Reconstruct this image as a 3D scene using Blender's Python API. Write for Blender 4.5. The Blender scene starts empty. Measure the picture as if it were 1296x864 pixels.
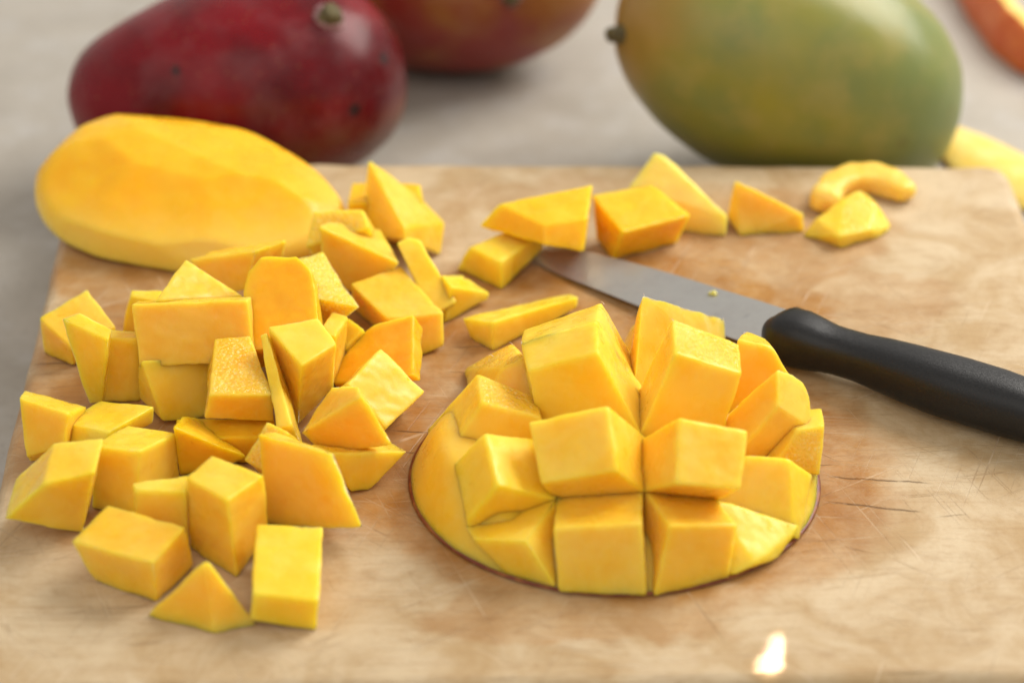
import bpy, bmesh, math, random
from mathutils import Vector, Matrix, noise

# ------------------------------------------------------------------ scene, camera, light
S = bpy.context.scene
COL = S.collection
R = math.radians
CM = 0.01

cam_d = bpy.data.cameras.new("Camera"); cam = bpy.data.objects.new("Camera", cam_d); COL.objects.link(cam)
S.camera = cam
PITCH = R(32.8); CAMH = 35.6
cam.location = (0, -CAMH / math.tan(PITCH) * CM, CAMH * CM)
cam.rotation_euler = (R(90) - PITCH, 0, 0)
cam_d.sensor_width = 22.2; cam_d.lens = 50.0
cam_d.clip_start = 0.02; cam_d.clip_end = 50
cam_d.dof.use_dof = True; cam_d.dof.focus_distance = 0.612; cam_d.dof.aperture_fstop = 4.2
cam_d.dof.aperture_blades = 0

W = bpy.data.worlds.new("World"); S.world = W; W.use_nodes = True
bg = W.node_tree.nodes["Background"]; bg.inputs[0].default_value = (1.0, 0.95, 0.88, 1); bg.inputs[1].default_value = 0.66

def area(name, loc, target, size, power, color):
    l = bpy.data.lights.new(name, 'AREA'); l.shape = 'RECTANGLE'; l.size, l.size_y = size; l.energy = power; l.color = color
    o = bpy.data.objects.new(name, l); COL.objects.link(o); o.location = loc
    o.rotation_euler = (Vector(target) - Vector(loc)).to_track_quat('-Z', 'Y').to_euler()
    return o
area("window_light", (0.70, 0.50, 0.74), (0.05, 0, 0), (0.72, 0.66), 16.5, (1.0, 0.955, 0.885))
area("fill_light", (-0.3, -1.2, 1.5), (0, 0, 0), (1.8, 1.4), 8, (1.0, 0.94, 0.86))  # soft ambient fill added from the camera side, no actual lamp there

def sunbeam(name, target, size, power, twist):              # a sliver of sun that slips past the window frame
    l = bpy.data.lights.new(name, 'AREA'); l.shape = 'RECTANGLE'; l.size, l.size_y = size; l.spread = R(2.4); l.energy = power; l.color = (1, .93, .8)
    o = bpy.data.objects.new(name, l); COL.objects.link(o); d = Vector((.10, .50, .80)).normalized()
    o.location = Vector(target) + d * .14
    q = (-d).to_track_quat('-Z', 'Y'); o.rotation_euler = (q.to_matrix() @ Matrix.Rotation(R(twist), 3, 'Z')).to_euler()
sunbeam("sun_glint", (0.0602, -0.1388, 0), (.0034, .0034), .0013, 12)
sunbeam("sun_streak", (0.0622, -0.1335, 0), (.0012, .0080), .00035, -8)

S.view_settings.view_transform = 'Standard'; S.view_settings.look = 'None'
S.view_settings.exposure = -0.1; S.view_settings.gamma = 1.0
S.render.engine = 'CYCLES'
S.cycles.use_denoising = True
S.cycles.max_bounces = 5; S.cycles.diffuse_bounces = 3; S.cycles.glossy_bounces = 3; S.cycles.use_adaptive_sampling = True; S.cycles.adaptive_threshold = .015; S.cycles.transparent_max_bounces = 8

# ------------------------------------------------------------------ material helpers
class NT:
    def __init__(s, name):
        s.m = bpy.data.materials.new(name); s.m.use_nodes = True; s.t = s.m.node_tree; s.t.nodes.clear()
        s.out = s.t.nodes.new('ShaderNodeOutputMaterial')
        s.p = s.t.nodes.new('ShaderNodeBsdfPrincipled'); s.t.links.new(s.p.outputs[0], s.out.inputs[0])
        tc = s.t.nodes.new('ShaderNodeTexCoord'); s.obj = tc.outputs['Object']
    def put(s, sock, v):
        if hasattr(v, 'node'): s.t.links.new(v, sock)
        elif v is not None:
            if isinstance(v, (tuple, list)) and len(v) == 3 and sock.type == 'RGBA': v = (*v, 1)
            sock.default_value = v
    def n(s, typ, **k):
        nd = s.t.nodes.new(typ)
        for a, v in k.items(): setattr(nd, a, v)
        return nd
    def map(s, scale=(1, 1, 1), rot=(0, 0, 0), loc=(0, 0, 0), src=None):
        nd = s.n('ShaderNodeMapping'); s.put(nd.inputs[0], src or s.obj)
        nd.inputs['Scale'].default_value = scale; nd.inputs['Rotation'].default_value = rot; nd.inputs['Location'].default_value = loc
        return nd.outputs[0]
    def noise(s, vec, scale, detail=4, rough=.5, dist=0.0):
        nd = s.n('ShaderNodeTexNoise'); s.put(nd.inputs['Vector'], vec); nd.inputs['Scale'].default_value = scale
        nd.inputs['Detail'].default_value = detail; nd.inputs['Roughness'].default_value = rough; nd.inputs['Distortion'].default_value = dist
        return nd.outputs[0]
    def vor(s, vec, scale, feature='F1', rnd=1.0):
        nd = s.n('ShaderNodeTexVoronoi', feature=feature); s.put(nd.inputs['Vector'], vec); nd.inputs['Scale'].default_value = scale
        nd.inputs['Randomness'].default_value = rnd
        return nd.outputs[0]
    def rr(s, v, a, b, c=0.0, d=1.0, smooth=True):
        nd = s.n('ShaderNodeMapRange'); nd.interpolation_type = 'SMOOTHSTEP' if smooth else 'LINEAR'
        s.put(nd.inputs[0], v)
        for i, x in enumerate((a, b, c, d)): nd.inputs[i + 1].default_value = x
        return nd.outputs[0]
    def math(s, op, a, b=None, c=None):
        nd = s.n('ShaderNodeMath', operation=op); s.put(nd.inputs[0], a)
        if b is not None: s.put(nd.inputs[1], b)
        if c is not None: s.put(nd.inputs[2], c)
        return nd.outputs[0]
    def mix(s, f, a, b, mode='MIX'):
        nd = s.n('ShaderNodeMix', data_type='RGBA', blend_type=mode); s.put(nd.inputs[0], f); s.put(nd.inputs[6], a); s.put(nd.inputs[7], b)
        return nd.outputs[2]
    def xyz(s, vec=None):
        nd = s.n('ShaderNodeSeparateXYZ'); s.put(nd.inputs[0], vec or s.obj); return nd.outputs
    def bump(s, h, strength, dist, normal=None):
        nd = s.n('ShaderNodeBump'); s.put(nd.inputs['Height'], h); nd.inputs['Strength'].default_value = strength
        nd.inputs['Distance'].default_value = dist
        if normal is not None: s.put(nd.inputs['Normal'], normal)
        return nd.outputs[0]
    def set(s, **k):
        for a, v in k.items(): s.put(s.p.inputs[a.replace('_', ' ')], v)

def flesh(name, c1, c2, grain=0.0, rough=.38, sss=.006, sw=1.0, rim=None):
    m = NT(name)
    info = m.n('ShaderNodeObjectInfo')
    off = m.n('ShaderNodeVectorMath', operation='ADD'); m.put(off.inputs[0], m.obj)
    sc = m.n('ShaderNodeVectorMath', operation='SCALE'); m.put(sc.inputs[0], info.outputs['Location']); sc.inputs['Scale'].default_value = 7.0
    m.put(off.inputs[1], sc.outputs[0]); v = off.outputs[0]
    big = m.noise(v, 70, 3, .55)
    fib = m.noise(m.map((260, 260, 60), src=v), 4, 4, .6, .4)
    col = m.mix(m.rr(big, .35, .68), c1, c2)
    col = m.mix(m.math('MULTIPLY', m.rr(fib, .48, .75), .22), col, (min(c2[0] * 1.03, 1), c2[1] * 1.13, c2[2] * 2.1), 'MIX')
    if rim:                                                   # paler flesh just under the peel
        zz = m.math('ADD', m.xyz()[2], m.math('MULTIPLY', m.math('SUBTRACT', big, .5), .008))
        col = m.mix(m.rr(zz, .017, .007, 0, .85), col, rim)
    hs = m.n('ShaderNodeHueSaturation'); m.put(hs.inputs['Color'], col)
    m.put(hs.inputs['Hue'], m.rr(info.outputs['Random'], 0, 1, .494, .505, False))
    m.put(hs.inputs['Value'], m.rr(info.outputs['Random'], 0, 1, .95, 1.03, False))
    col = hs.outputs[0]
    fine = m.noise(v, 1900, 3, .6)
    h = m.math('ADD', m.math('MULTIPLY', fine, .25), m.math('MULTIPLY', m.noise(v, 420, 3, .55), .35))
    if grain > 0:
        cell = m.vor(v, 950)
        cell2 = m.noise(v, 900, 2, .5)
        h = m.math('ADD', h, m.math('MULTIPLY', m.math('SUBTRACT', 1.0, cell), 1.2 * grain))
        h = m.math('ADD', h, m.math('MULTIPLY', cell2, 1.0 * grain))
        speck = m.rr(m.noise(v, 1100, 2, .5), .54, .70)
        col = m.mix(m.math('MULTIPLY', speck, .55 * grain), col, (.97, .74, .30))
    nrm = m.bump(h, .55 if grain else .26, .0008 if grain else .0004)
    wet = m.rr(m.noise(v, 160, 3, .5), .4, .66, rough - .14, rough + .14)
    m.set(Base_Color=col, Roughness=wet, Subsurface_Weight=sw, Subsurface_Radius=(1.0, .95, .35), Subsurface_Scale=sss,
          IOR=1.38, Normal=nrm, Specular_IOR_Level=.42)
    m.p.subsurface_method = 'RANDOM_WALK'
    return m.m

M = {}
M['flesh'] = flesh('mango_flesh', (.96, .55, .030), (.97, .61, .075))
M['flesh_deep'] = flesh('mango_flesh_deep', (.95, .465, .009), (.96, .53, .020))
M['grain'] = flesh('mango_flesh_seed_side', (.95, .53, .03), (.97, .62, .08), 1.0, .30)
M['pale'] = flesh('mango_flesh_pale', (.94, .60, .09), (.95, .67, .16))
M['flesh_peeled'] = flesh('mango_flesh_peeled', (.95, .44, .009), (.955, .50, .018), rim=(.96, .63, .11))
M['fibre'] = flesh('mango_fibre', (.93, .70, .30), (.95, .80, .5))

# --- chopping board
def board_mat():
    m = NT('worn_maple')
    v = m.obj; x, y, z = m.xyz()[0:3]
    g1 = m.noise(m.map((45, 110, 60)), 2.0, 5, .65, 1.2)       # long soft grain
    g2 = m.noise(m.map((200, 500, 300)), 3, 3, .7, .5)       # fine fibres
    blot = m.noise(v, 42, 5, .62, .6)
    pale, mid, dark = (.60, .475, .305), (.45, .305, .15), (.32, .18, .068)
    col = m.mix(m.rr(blot, .34, .70), pale, mid)
    col = m.mix(m.rr(g1, .48, .78, 0, .42), col, dark)
    col = m.mix(m.rr(g2, .50, .75, 0, .26), col, (.36, .20, .09))
    g3 = m.noise(m.map((22, 850, 40)), 1.0, 3, .6, .6)
    col = m.mix(m.rr(g3, .50, .72, 0, .24), col, (.33, .19, .08))
    # juice soaked into the wood: ragged warm stains, left ones deepened with painted shade
    wob = m.n('ShaderNodeVectorMath', operation='ADD'); m.put(wob.inputs[0], v)
    nz = m.n('ShaderNodeTexNoise'); m.put(nz.inputs['Vector'], v); nz.inputs['Scale'].default_value = 55; nz.inputs['Detail'].default_value = 5
    sb = m.n('ShaderNodeVectorMath', operation='MULTIPLY_ADD'); m.put(sb.inputs[0], nz.outputs['Color'])
    sb.inputs[1].default_value = (.030, .030, 0); sb.inputs[2].default_value = (-.015, -.015, 0)
    m.put(wob.inputs[1], sb.outputs[0])
    stains = None
    for (cx, cy, rx, ry, amt) in ((2.9, -6.4, 8.0, 6.0, .95), (2.6, 1.2, 8.0, 4.2, .95), (-7.8, -2.5, 6.9, 8.2, .85), (7.6, 6.0, 4.2, 3.2, .62),
                                  (9.2, 2.2, 4.0, 2.6, .45), (1.5, -12.2, 4.0, 1.3, .5), (-10.5, 5.0, 4.6, 4.2, .85), (3.0, 8.3, 6, 1.4, .30)):
        mp = m.map((100 / rx, 100 / ry, 0), loc=(-cx / rx, -cy / ry, 0), src=wob.outputs[0])
        ln = m.n('ShaderNodeVectorMath', operation='LENGTH'); m.put(ln.inputs[0], mp)
        e = m.rr(ln.outputs['Value'], .80, 1.02, amt, 0)
        stains = e if stains is None else m.math('MAXIMUM', stains, e)
    ragged = m.rr(m.noise(v, 95, 5, .65), .34, .66, .62, 1.0)
    stains = m.math('MULTIPLY', stains, ragged)
    col = m.mix(stains, col, m.mix(1.0, col, (.72, .44, .15), 'MULTIPLY'))
    # knife scratches in many directions
    sc = None
    for i, a in enumerate((5, 38, 68, 112, 148, 172)):
        s1 = m.noise(m.map((16, 1500, 1), src=m.map(rot=(0, 0, R(a)), loc=(i * 1.7, i * .9, i * 3.1))), 1.0, 1, .5, .12)
        gate = m.rr(m.noise(m.map((1, 1, 1), loc=(i * 3, 0, i)), 30, 2), .46, .60)
        t = m.math('MULTIPLY', m.rr(s1, .655, .72), gate)
        sc = t if sc is None else m.math('MAXIMUM', sc, t)
    up = m.rr(z, -.004, -.001)
    sc = m.math('MULTIPLY', sc, up)
    lite = m.noise(v, 60, 2)
    col = m.mix(m.math('MULTIPLY', sc, .36), col, m.mix(m.rr(lite, .45, .55), (.25, .14, .065), (.78, .63, .45)))
    # splits along the grain (x0,y0,x1,y1,halfwidth mm)
    cr = None
    wx = m.math('MULTIPLY', m.math('SUBTRACT', m.noise(m.map((180, 40, 1)), 1.0, 3), .5), .0016)
    yy = m.math('ADD', y, wx)
    for (x0, y0, x1, y1, w) in CRACKS:
        x0, y0, x1, y1 = x0 * CM, y0 * CM, x1 * CM, y1 * CM
        k = (y1 - y0) / (x1 - x0)
        d = m.math('ABSOLUTE', m.math('SUBTRACT', m.math('SUBTRACT', yy, y0), m.math('MULTIPLY', m.math('SUBTRACT', x, x0), k)))
        ends = m.math('MULTIPLY', m.rr(x, x0, x0 + .006), m.rr(x, x1 - .006, x1, 1, 0))
        t = m.math('MULTIPLY', m.rr(d, w * .00008, w * .00042, 1, 0), ends)
        cr = t if cr is None else m.math('MAXIMUM', cr, t)
    cr = m.math('MULTIPLY', cr, m.rr(m.noise(v, 300, 2), .3, .5, .35, 1))
    col = m.mix(m.math('MULTIPLY', cr, .7), col, (.10, .05, .022))
    h = m.math('SUBTRACT', m.math('MULTIPLY', g2, .35), m.math('ADD', m.math('MULTIPLY', sc, .5), m.math('MULTIPLY', cr, 2.0)))
    h = m.math('ADD', h, m.math('MULTIPLY', m.noise(v, 700, 3, .6), .35))
    rough = m.math('SUBTRACT', m.rr(blot, .3, .7, .52, .64), m.math('MULTIPLY', stains, .28))
    m.set(Base_Color=col, Roughness=rough, Specular_IOR_Level=.35, Normal=m.bump(h, .5, .0006))
    return m.m

def counter_mat():
    m = NT('speckled_laminate')
    v = m.obj
    a = m.noise(v, 14, 5, .6); b = m.noise(v, 60, 4, .6); s = m.noise(v, 420, 2, .5)
    col = m.mix(m.rr(a, .32, .70), (.455, .42, .365), (.35, .315, .265))
    col = m.mix(m.rr(b, .45, .72, 0, .6), col, (.48, .465, .44))
    col = m.mix(m.rr(s, .58, .68, 0, .6), col, (.33, .29, .25))
    m.set(Base_Color=col, Roughness=.36, Specular_IOR_Level=.4)
    return m.m

def skin_mat(name, kind):
    m = NT(name)
    v = m.obj; x, y, z = m.xyz()[0:3]
    n1 = m.noise(v, 28, 4, .55); n2 = m.noise(v, 75, 4, .6); n3 = m.noise(v, 400, 2)
    if kind == 'red':
        col = m.mix(m.rr(n1, .36, .66), (.185, .004, .009), (.085, .003, .006))
        amber = m.math('MULTIPLY', m.rr(m.math('ADD', z, m.math('MULTIPLY', m.math('SUBTRACT', n1, .5), .03)), .004, -.016), m.rr(n2, .3, .62, .35, 1))
        col = m.mix(m.math('MULTIPLY', amber, .85), col, (.17, .055, .012))
        col = m.mix(m.rr(m.math('ADD', z, m.math('MULTIPLY', m.math('SUBTRACT', n2, .5), .03)), -.022, -.034, 0, .8), col, (.09, .085, .025))
        rough = .25; sp = .22; spot = (.012, .007, .008)
    elif kind == 'amber':
        col = m.mix(m.rr(n1, .38, .62), (.23, .022, .014), (.31, .11, .016))
        rough = .36; sp = .44; spot = (.03, .012, .008)
    else:
        col = m.mix(m.rr(n1, .34, .66), (.25, .235, .036), (.18, .205, .050))
        col = m.mix(m.rr(n2, .42, .72, 0, .55), col, (.30, .25, .03))
        col = m.mix(m.rr(m.math('ADD', x, m.math('MULTIPLY', m.math('SUBTRACT', n1, .5), .03)), -.034, -.064, 0, .6), col, (.40, .17, .028))
        col = m.mix(m.rr(m.math('ADD', x, m.math('MULTIPLY', m.math('SUBTRACT', n1, .5), .03)), .015, .05, 0, .55), col, (.165, .215, .07))
        rough = .32; sp = .42; spot = (.10, .075, .018)
    lent = m.vor(v, 330)
    col = m.mix(m.math('MULTIPLY', m.rr(lent, .17, .07), .22), col, (.45, .30, .12) if kind != 'green' else (.20, .20, .05))
    big = m.vor(m.map(loc=(.013, .004, .021)), 62)
    sel = m.rr(m.noise(v, 36, 1), .47, .56)
    col = m.mix(m.math('MULTIPLY', m.math('MULTIPLY', m.rr(big, .20, .08), sel), .9 if kind == 'red' else .25), col, spot)
    bloom = m.rr(n2, .42, .75, 0, .06)
    col = m.mix(bloom, col, (.42, .36, .38))
    m.set(Base_Color=col, Roughness=m.rr(n2, .3, .7, rough, rough + .12), Specular_IOR_Level=sp,
          Normal=m.bump(m.math('ADD', m.math('MULTIPLY', n3, .3), n2), .25, .0006),
          Subsurface_Weight=.12, Subsurface_Radius=(1, .4, .15), Subsurface_Scale=.004)
    return m.m

def plain(name, c1, c2, rough, scale=300, metal=0.0, bump=.2, bd=.0003, spec=.5, stretch=(1, 1, 1)):
    m = NT(name)
    n = m.noise(m.map(stretch), scale, 4, .6)
    m.set(Base_Color=m.mix(m.rr(n, .35, .68), c1, c2), Roughness=m.rr(n, .3, .7, rough - .05, rough + .07), Metallic=metal,
          Specular_IOR_Level=spec, Normal=m.bump(n, bump, bd))
    return m.m

def steel():
    m = NT('brushed_steel')
    a = m.noise(m.map((30, 900, 900), rot=(0, 0, R(-16))), 1, 4, .6)
    b = m.noise(m.obj, 90, 4, .6); c = m.noise(m.obj, 240, 3, .6)
    col = m.mix(m.rr(b, .35, .7), (.42, .42, .405), (.35, .345, .335))
    col = m.mix(m.rr(c, .64, .72, 0, .4), col, (.25, .25, .26))
    m.set(Base_Color=col, Metallic=.7, Roughness=m.rr(b, .3, .7, .38, .52), Normal=m.bump(a, .2, .0002))
    return m.m

CRACKS = [(8.09, -6.51, 11.03, -6.83, 1.0), (7.97, -7.58, 10.64, -8.09, 1.2), (-3.40, -4.43, -1.44, -4.58, 1.0), (-3.36, -5.34, -1.84, -5.60, 1.0), (-13.58, -1.23, -12.35, -1.07, 1.3), (-13.08, -6.41, -12.79, -6.30, 1.0), (-1.94, -1.55, -0.62, -1.67, 0.7), (7.31, -6.06, 8.57, -5.99, 0.6), (8.16, -9.43, 9.00, -9.78, 0.8), (10.71, -8.29, 11.74, -8.12, 0.6), (4.59, -9.43, 6.13, -9.91, 0.6), (-1.97, -0.33, -0.18, -0.21, 0.8), (-11.30, 2.22, -10.04, 2.31, 0.8)]
M['board'] = board_mat(); M['counter'] = counter_mat()
M['skin_red'] = skin_mat('red_mango_skin', 'red'); M['skin_amber'] = skin_mat('amber_mango_skin', 'amber'); M['skin_green'] = skin_mat('green_mango_skin', 'green')
M['rind'] = plain('mango_rind_edge', (.16, .028, .012), (.30, .10, .02), .45)
M['stem'] = plain('mango_stem', (.06, .045, .018), (.16, .13, .045), .7, 900, bump=.6, bd=.001)
M['scar'] = plain('stem_scar', (.20, .085, .09), (.30, .16, .16), .6, 500)
M['steel'] = steel()
M['handle'] = plain('black_plastic', (.008, .008, .009), (.013, .013, .014), .36, 1800, bump=.35, bd=.0002, spec=.36)
M['peel_out'] = plain('orange_peel_outside', (.72, .17, .02), (.60, .09, .015), .42, 200)
M['peel_in'] = plain('peel_inside', (.86, .60, .10), (.90, .70, .22), .5, 160)

# ------------------------------------------------------------------ mesh helpers
def link(name, me, mats, parent=None, loc=None):
    o = bpy.data.objects.new(name, me); COL.objects.link(o)
    for m in (mats if isinstance(mats, (list, tuple)) else [mats]): me.materials.append(m)
    if parent is not None: o.parent = parent
    if loc is not None: o.location = loc
    return o
def tag(o, label, cat, group=None):
    o['label'] = label; o['category'] = cat
    if group: o['group'] = group
    return o
def empty(name, loc, label, cat, group=None):
    o = bpy.data.objects.new(name, None); COL.objects.link(o); o.location = loc; o.empty_display_size = .01
    return tag(o, label, cat, group)
def finish(bm, name, smooth=True):
    me = bpy.data.meshes.new(name); bm.normal_update(); bm.to_mesh(me); bm.free()
    if smooth: me.shade_smooth()
    return me
def wobble(bm, amp, scale, seed):
    bm.normal_update(); off = Vector((seed * 3.71, seed * 1.13, seed * 7.9))
    d = {}
    for v in bm.verts:
        p = v.co * scale + off
        d[v] = v.normal * (amp * (noise.noise(p) + .45 * noise.noise(p * 2.7)))
    for v, k in d.items(): v.co += k
def split_long(bm, L, rounds=4):
    for _ in range(rounds):
        es = [e for e in bm.edges if e.calc_length() > L]
        if not es: break
        bmesh.ops.subdivide_edges(bm, edges=es, cuts=1, use_grid_fill=False)
        bmesh.ops.triangulate(bm, faces=[f for f in bm.faces if len(f.verts) > 3])

FACE = {'front': (0, 1, 5, 4), 'right': (1, 2, 6, 5), 'back': (2, 3, 7, 6), 'left': (3, 0, 4, 7), 'top': (4, 5, 6, 7), 'bottom': (0, 1, 2, 3)}
def chunk_mesh(name, V, origin, bevel=.055, grain=None, amp=.022, seed=0, extra=(), grow=.04, root=0):
    """knife-cut chunk of flesh: convex hull of its corners (cm), soft edges, uneven faces"""
    bm = bmesh.new()
    pts = [Vector(v) for v in V]
    cen = sum(pts, Vector()) / len(pts)
    pts = [p + (p - cen).normalized() * grow for p in pts]
    for p in pts: p.z = max(p.z, .01)
    if root >= .6:                                            # blocks widen toward the skin they hang on
        rc = sum(pts[:4], Vector()) / 4
        for i in range(4): pts[i] = rc + (pts[i] - rc) * 1.13
    if root:
        for i in range(4): pts[i] = pts[i] + (pts[i] - pts[i + 4]).normalized() * root; pts[i].z = max(pts[i].z, .05)
    for p in pts + [Vector(e) for e in extra]: bm.verts.new(p)
    bmesh.ops.remove_doubles(bm, verts=bm.verts, dist=.05)
    r = bmesh.ops.convex_hull(bm, input=bm.verts)
    junk = [g for g in r['geom_interior'] + r['geom_unused'] if isinstance(g, bmesh.types.BMVert) and g.is_valid]
    if junk: bmesh.ops.delete(bm, geom=list(set(junk)), context='VERTS')
    bmesh.ops.dissolve_limit(bm, angle_limit=R(4), verts=[], edges=bm.edges)
    bmesh.ops.recalc_face_normals(bm, faces=bm.faces)
    if grain:
        for gname in grain:
            q = [pts[i] for i in FACE[gname]]
            fn = (q[2] - q[0]).cross(q[3] - q[1]).normalized()
            fc = sum(q, Vector()) / 4
            if fn.dot(fc - cen) < 0: fn = -fn
            for f in bm.faces:
                if f.normal.dot(fn) > .93: f.material_index = 1
    bmesh.ops.bevel(bm, geom=list(bm.edges) + list(bm.verts), offset=bevel, segments=2, profile=.6, affect='EDGES', clamp_overlap=True)
    bmesh.ops.triangulate(bm, faces=bm.faces)
    split_long(bm, .11, 5)
    wobble(bm, amp, 1.5, seed); wobble(bm, amp * .15, 4.5, seed + 5); wobble(bm, .004, 12.0, seed + 9)
    for v in bm.verts: v.co = (v.co - Vector(origin)) * CM
    return finish(bm, name)
def add_wn(o):
    w = o.modifiers.new('wn', 'WEIGHTED_NORMAL'); w.weight = 50; w.mode = 'FACE_AREA_WITH_ANGLE'
    return o

# ------------------------------------------------------------------ setting
def rounded_poly(c, r, k=7):
    out = []
    n = len(c)
    for i in range(n):
        p, a, b = Vector(c[i]), Vector(c[i - 1]), Vector(c[(i + 1) % n])
        u, w = (a - p).normalized(), (b - p).normalized()
        for j in range(k + 1):
            t = j / k
            q = (p + u * r) * (1 - t) ** 2 + p * 2 * t * (1 - t) + (p + w * r) * t ** 2
            out.append(q)
    return out
TH = 3.0
bm = bmesh.new()
bmesh.ops.create_grid(bm, x_segments=2, y_segments=2, size=1.6)
for v in bm.verts: v.co += Vector((.1, .6, 0))
me = finish(bm, 'countertop', False)
top = link('countertop', me, M['counter'], loc=(0, 0, -TH * CM)); top['kind'] = 'structure'

outline = rounded_poly([(-14.15, 10.85), (-13.05, -15.0), (16.15, -14.35), (16.0, 10.62)], .9)
bm = bmesh.new()
vs = [bm.verts.new((p.x, p.y, 0)) for p in outline]
f = bm.faces.new(vs); 
if f.normal.z < 0 or True: bm.normal_update()
if f.normal.z < 0: f.normal_flip()
ex = bmesh.ops.extrude_face_region(bm, geom=[f])
for g in ex['geom']:
    if isinstance(g, bmesh.types.BMVert): g.co.z -= TH - .03
bmesh.ops.recalc_face_normals(bm, faces=bm.faces)
bmesh.ops.bevel(bm, geom=[e for e in bm.edges if abs(e.verts[0].co.z - e.verts[1].co.z) < 1e-4], offset=.42, segments=5, profile=.5, affect='EDGES', clamp_overlap=True)
bmesh.ops.triangulate(bm, faces=[f for f in bm.faces if len(f.verts) > 4])
split_long(bm, 1.2, 6)
bm.normal_update()
for v in bm.verts:
    if v.co.z > -.6 and v.normal.z < .98: v.co += v.normal * (.05 * noise.noise(v.co * .9) + .02 * noise.noise(v.co * 3))
    v.co *= CM
o = link('cutting_board', finish(bm, 'cutting_board'), M['board']); add_wn(o)
tag(o, 'worn pale wooden cutting board with juice stains and knife scratches', 'cutting board')

# ------------------------------------------------------------------ whole mangoes, peel
def mango_mesh(name, L, Wd, Hh, taper=.15, hook=.08, seed=0, seg=64, rings=40):
    bm = bmesh.new(); rows = []
    for i in range(rings + 1):
        th = math.pi * i / rings; row = []
        t = math.cos(th)                              # +1 stem end (-x) ... -1 tip (+x)
        rr = math.sin(th) ** .84 * (1 + taper * t)
        for j in range(seg):
            a = 2 * math.pi * j / seg
            row.append(bm.verts.new((-L * .5 * t, Wd * .5 * rr * math.cos(a), Hh * .5 * rr * math.sin(a) + hook * Hh * (t * t - .3) * (-t))))
        rows.append(row)
    for i in range(rings):
        for j in range(seg):
            q = [rows[i][j], rows[i + 1][j], rows[i + 1][(j + 1) % seg], rows[i][(j + 1) % seg]]
            bm.faces.new(q)
    bmesh.ops.remove_doubles(bm, verts=bm.verts, dist=.002)
    bmesh.ops.recalc_face_normals(bm, faces=bm.faces)
    wobble(bm, .10, .33, seed)
    for v in bm.verts: v.co *= CM
    return finish(bm, name)
def stem_mesh(name, r, h, seed):
    bm = bmesh.new()
    prof = [(r * 1.5, -.25), (r * 1.35, .02), (r * 1.05, h * .35), (r * .95, h * .8), (r * .75, h), (.02, h * .93)]
    k = 14; rows = [[bm.verts.new((pr * math.cos(2 * math.pi * j / k), pr * math.sin(2 * math.pi * j / k), pz)) for j in range(k)] for pr, pz in prof]
    for i in range(len(prof) - 1):
        for j in range(k): bm.faces.new([rows[i][j], rows[i][(j + 1) % k], rows[i + 1][(j + 1) % k], rows[i + 1][j]])
    wobble(bm, .06, 3, seed)
    for v in bm.verts: v.co *= CM
    return finish(bm, name)
def scar_mesh(name, r):
    bm = bmesh.new(); k = 24; prof = [(r, -.10), (r * .96, .02), (r * .6, .10), (.02, .10)]
    rows = [[bm.verts.new((pr * (1 + .25 * noise.noise(Vector((j * .9, pr, 2)))) * math.cos(2 * math.pi * j / k), pr * (1 + .25 * noise.noise(Vector((j * .9, pr, 2)))) * math.sin(2 * math.pi * j / k), pz)) for j in range(k)] for pr, pz in prof]
    for i in range(len(prof) - 1):
        for j in range(k): bm.faces.new([rows[i][j], rows[i][(j + 1) % k], rows[i + 1][(j + 1) % k], rows[i + 1][j]])
    for v in bm.verts: v.co *= CM
    return finish(bm, name)
def whole_mango(loc, rot, dims, mat, label, stem_at, stem_r, stem_h, seed, taper=.15, hook=.08, scar=0):
    e = empty('whole_mango', (loc[0] * CM, loc[1] * CM, -TH * CM), label, 'mango', 'uncut mangoes behind the board')
    body = link('mango_body', mango_mesh('mango_body', *dims, taper=taper, hook=hook, seed=seed), M[mat], e)
    mat4 = Matrix.Rotation(rot[2], 4, 'Z') @ Matrix.Rotation(rot[1], 4, 'Y') @ Matrix.Rotation(rot[0], 4, 'X')
    zmin = min((mat4 @ v.co).z for v in body.data.vertices)
    BL = Matrix.Translation((0, 0, -zmin + .0003)) @ mat4; body.matrix_local = BL
    # stem sits on the surface at the direction given in the body's own frame
    d = Vector(stem_at).normalized()
    best = max(body.data.vertices, key=lambda v: v.co.normalized().dot(d))
    q = best.normal.to_track_quat('Z', 'Y').to_matrix().to_4x4()
    for nm, me, mm in ([('stem', stem_mesh('stem', stem_r, stem_h, seed), 'stem')] + ([('stem_scar', scar_mesh('stem_scar', scar), 'scar')] if scar else [])):
        s = link(nm, me, M[mm], e); s.matrix_local = BL @ Matrix.Translation(best.co) @ q
    return e

whole_mango((-9.25, 15.0), (0, R(-5), R(8)), (11.3, 7.6, 7.1), 'skin_red', 'dark red mango with black specks behind the peeled mango half',
            (.74, -.34, .58), .33, .40, 3, taper=-.10, hook=-.05, scar=.55)
whole_mango((-2.5, 24.2), (0, 0, R(-10)), (11.8, 7.8, 7.6), 'skin_amber', 'red and amber mango partly hidden, farthest back at the top edge',
            (.55, -.55, .10), .28, .4, 7, taper=.05, hook=.04, scar=.45)
whole_mango((9.3, 14.9), (0, R(20), R(-3)), (12.2, 8.0, 8.0), 'skin_green', 'large green-yellow mango with stub of stem behind the board',
            (-.975, -.20, -.09), .26, .45, 11, taper=-.02, hook=-.06)

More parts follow.
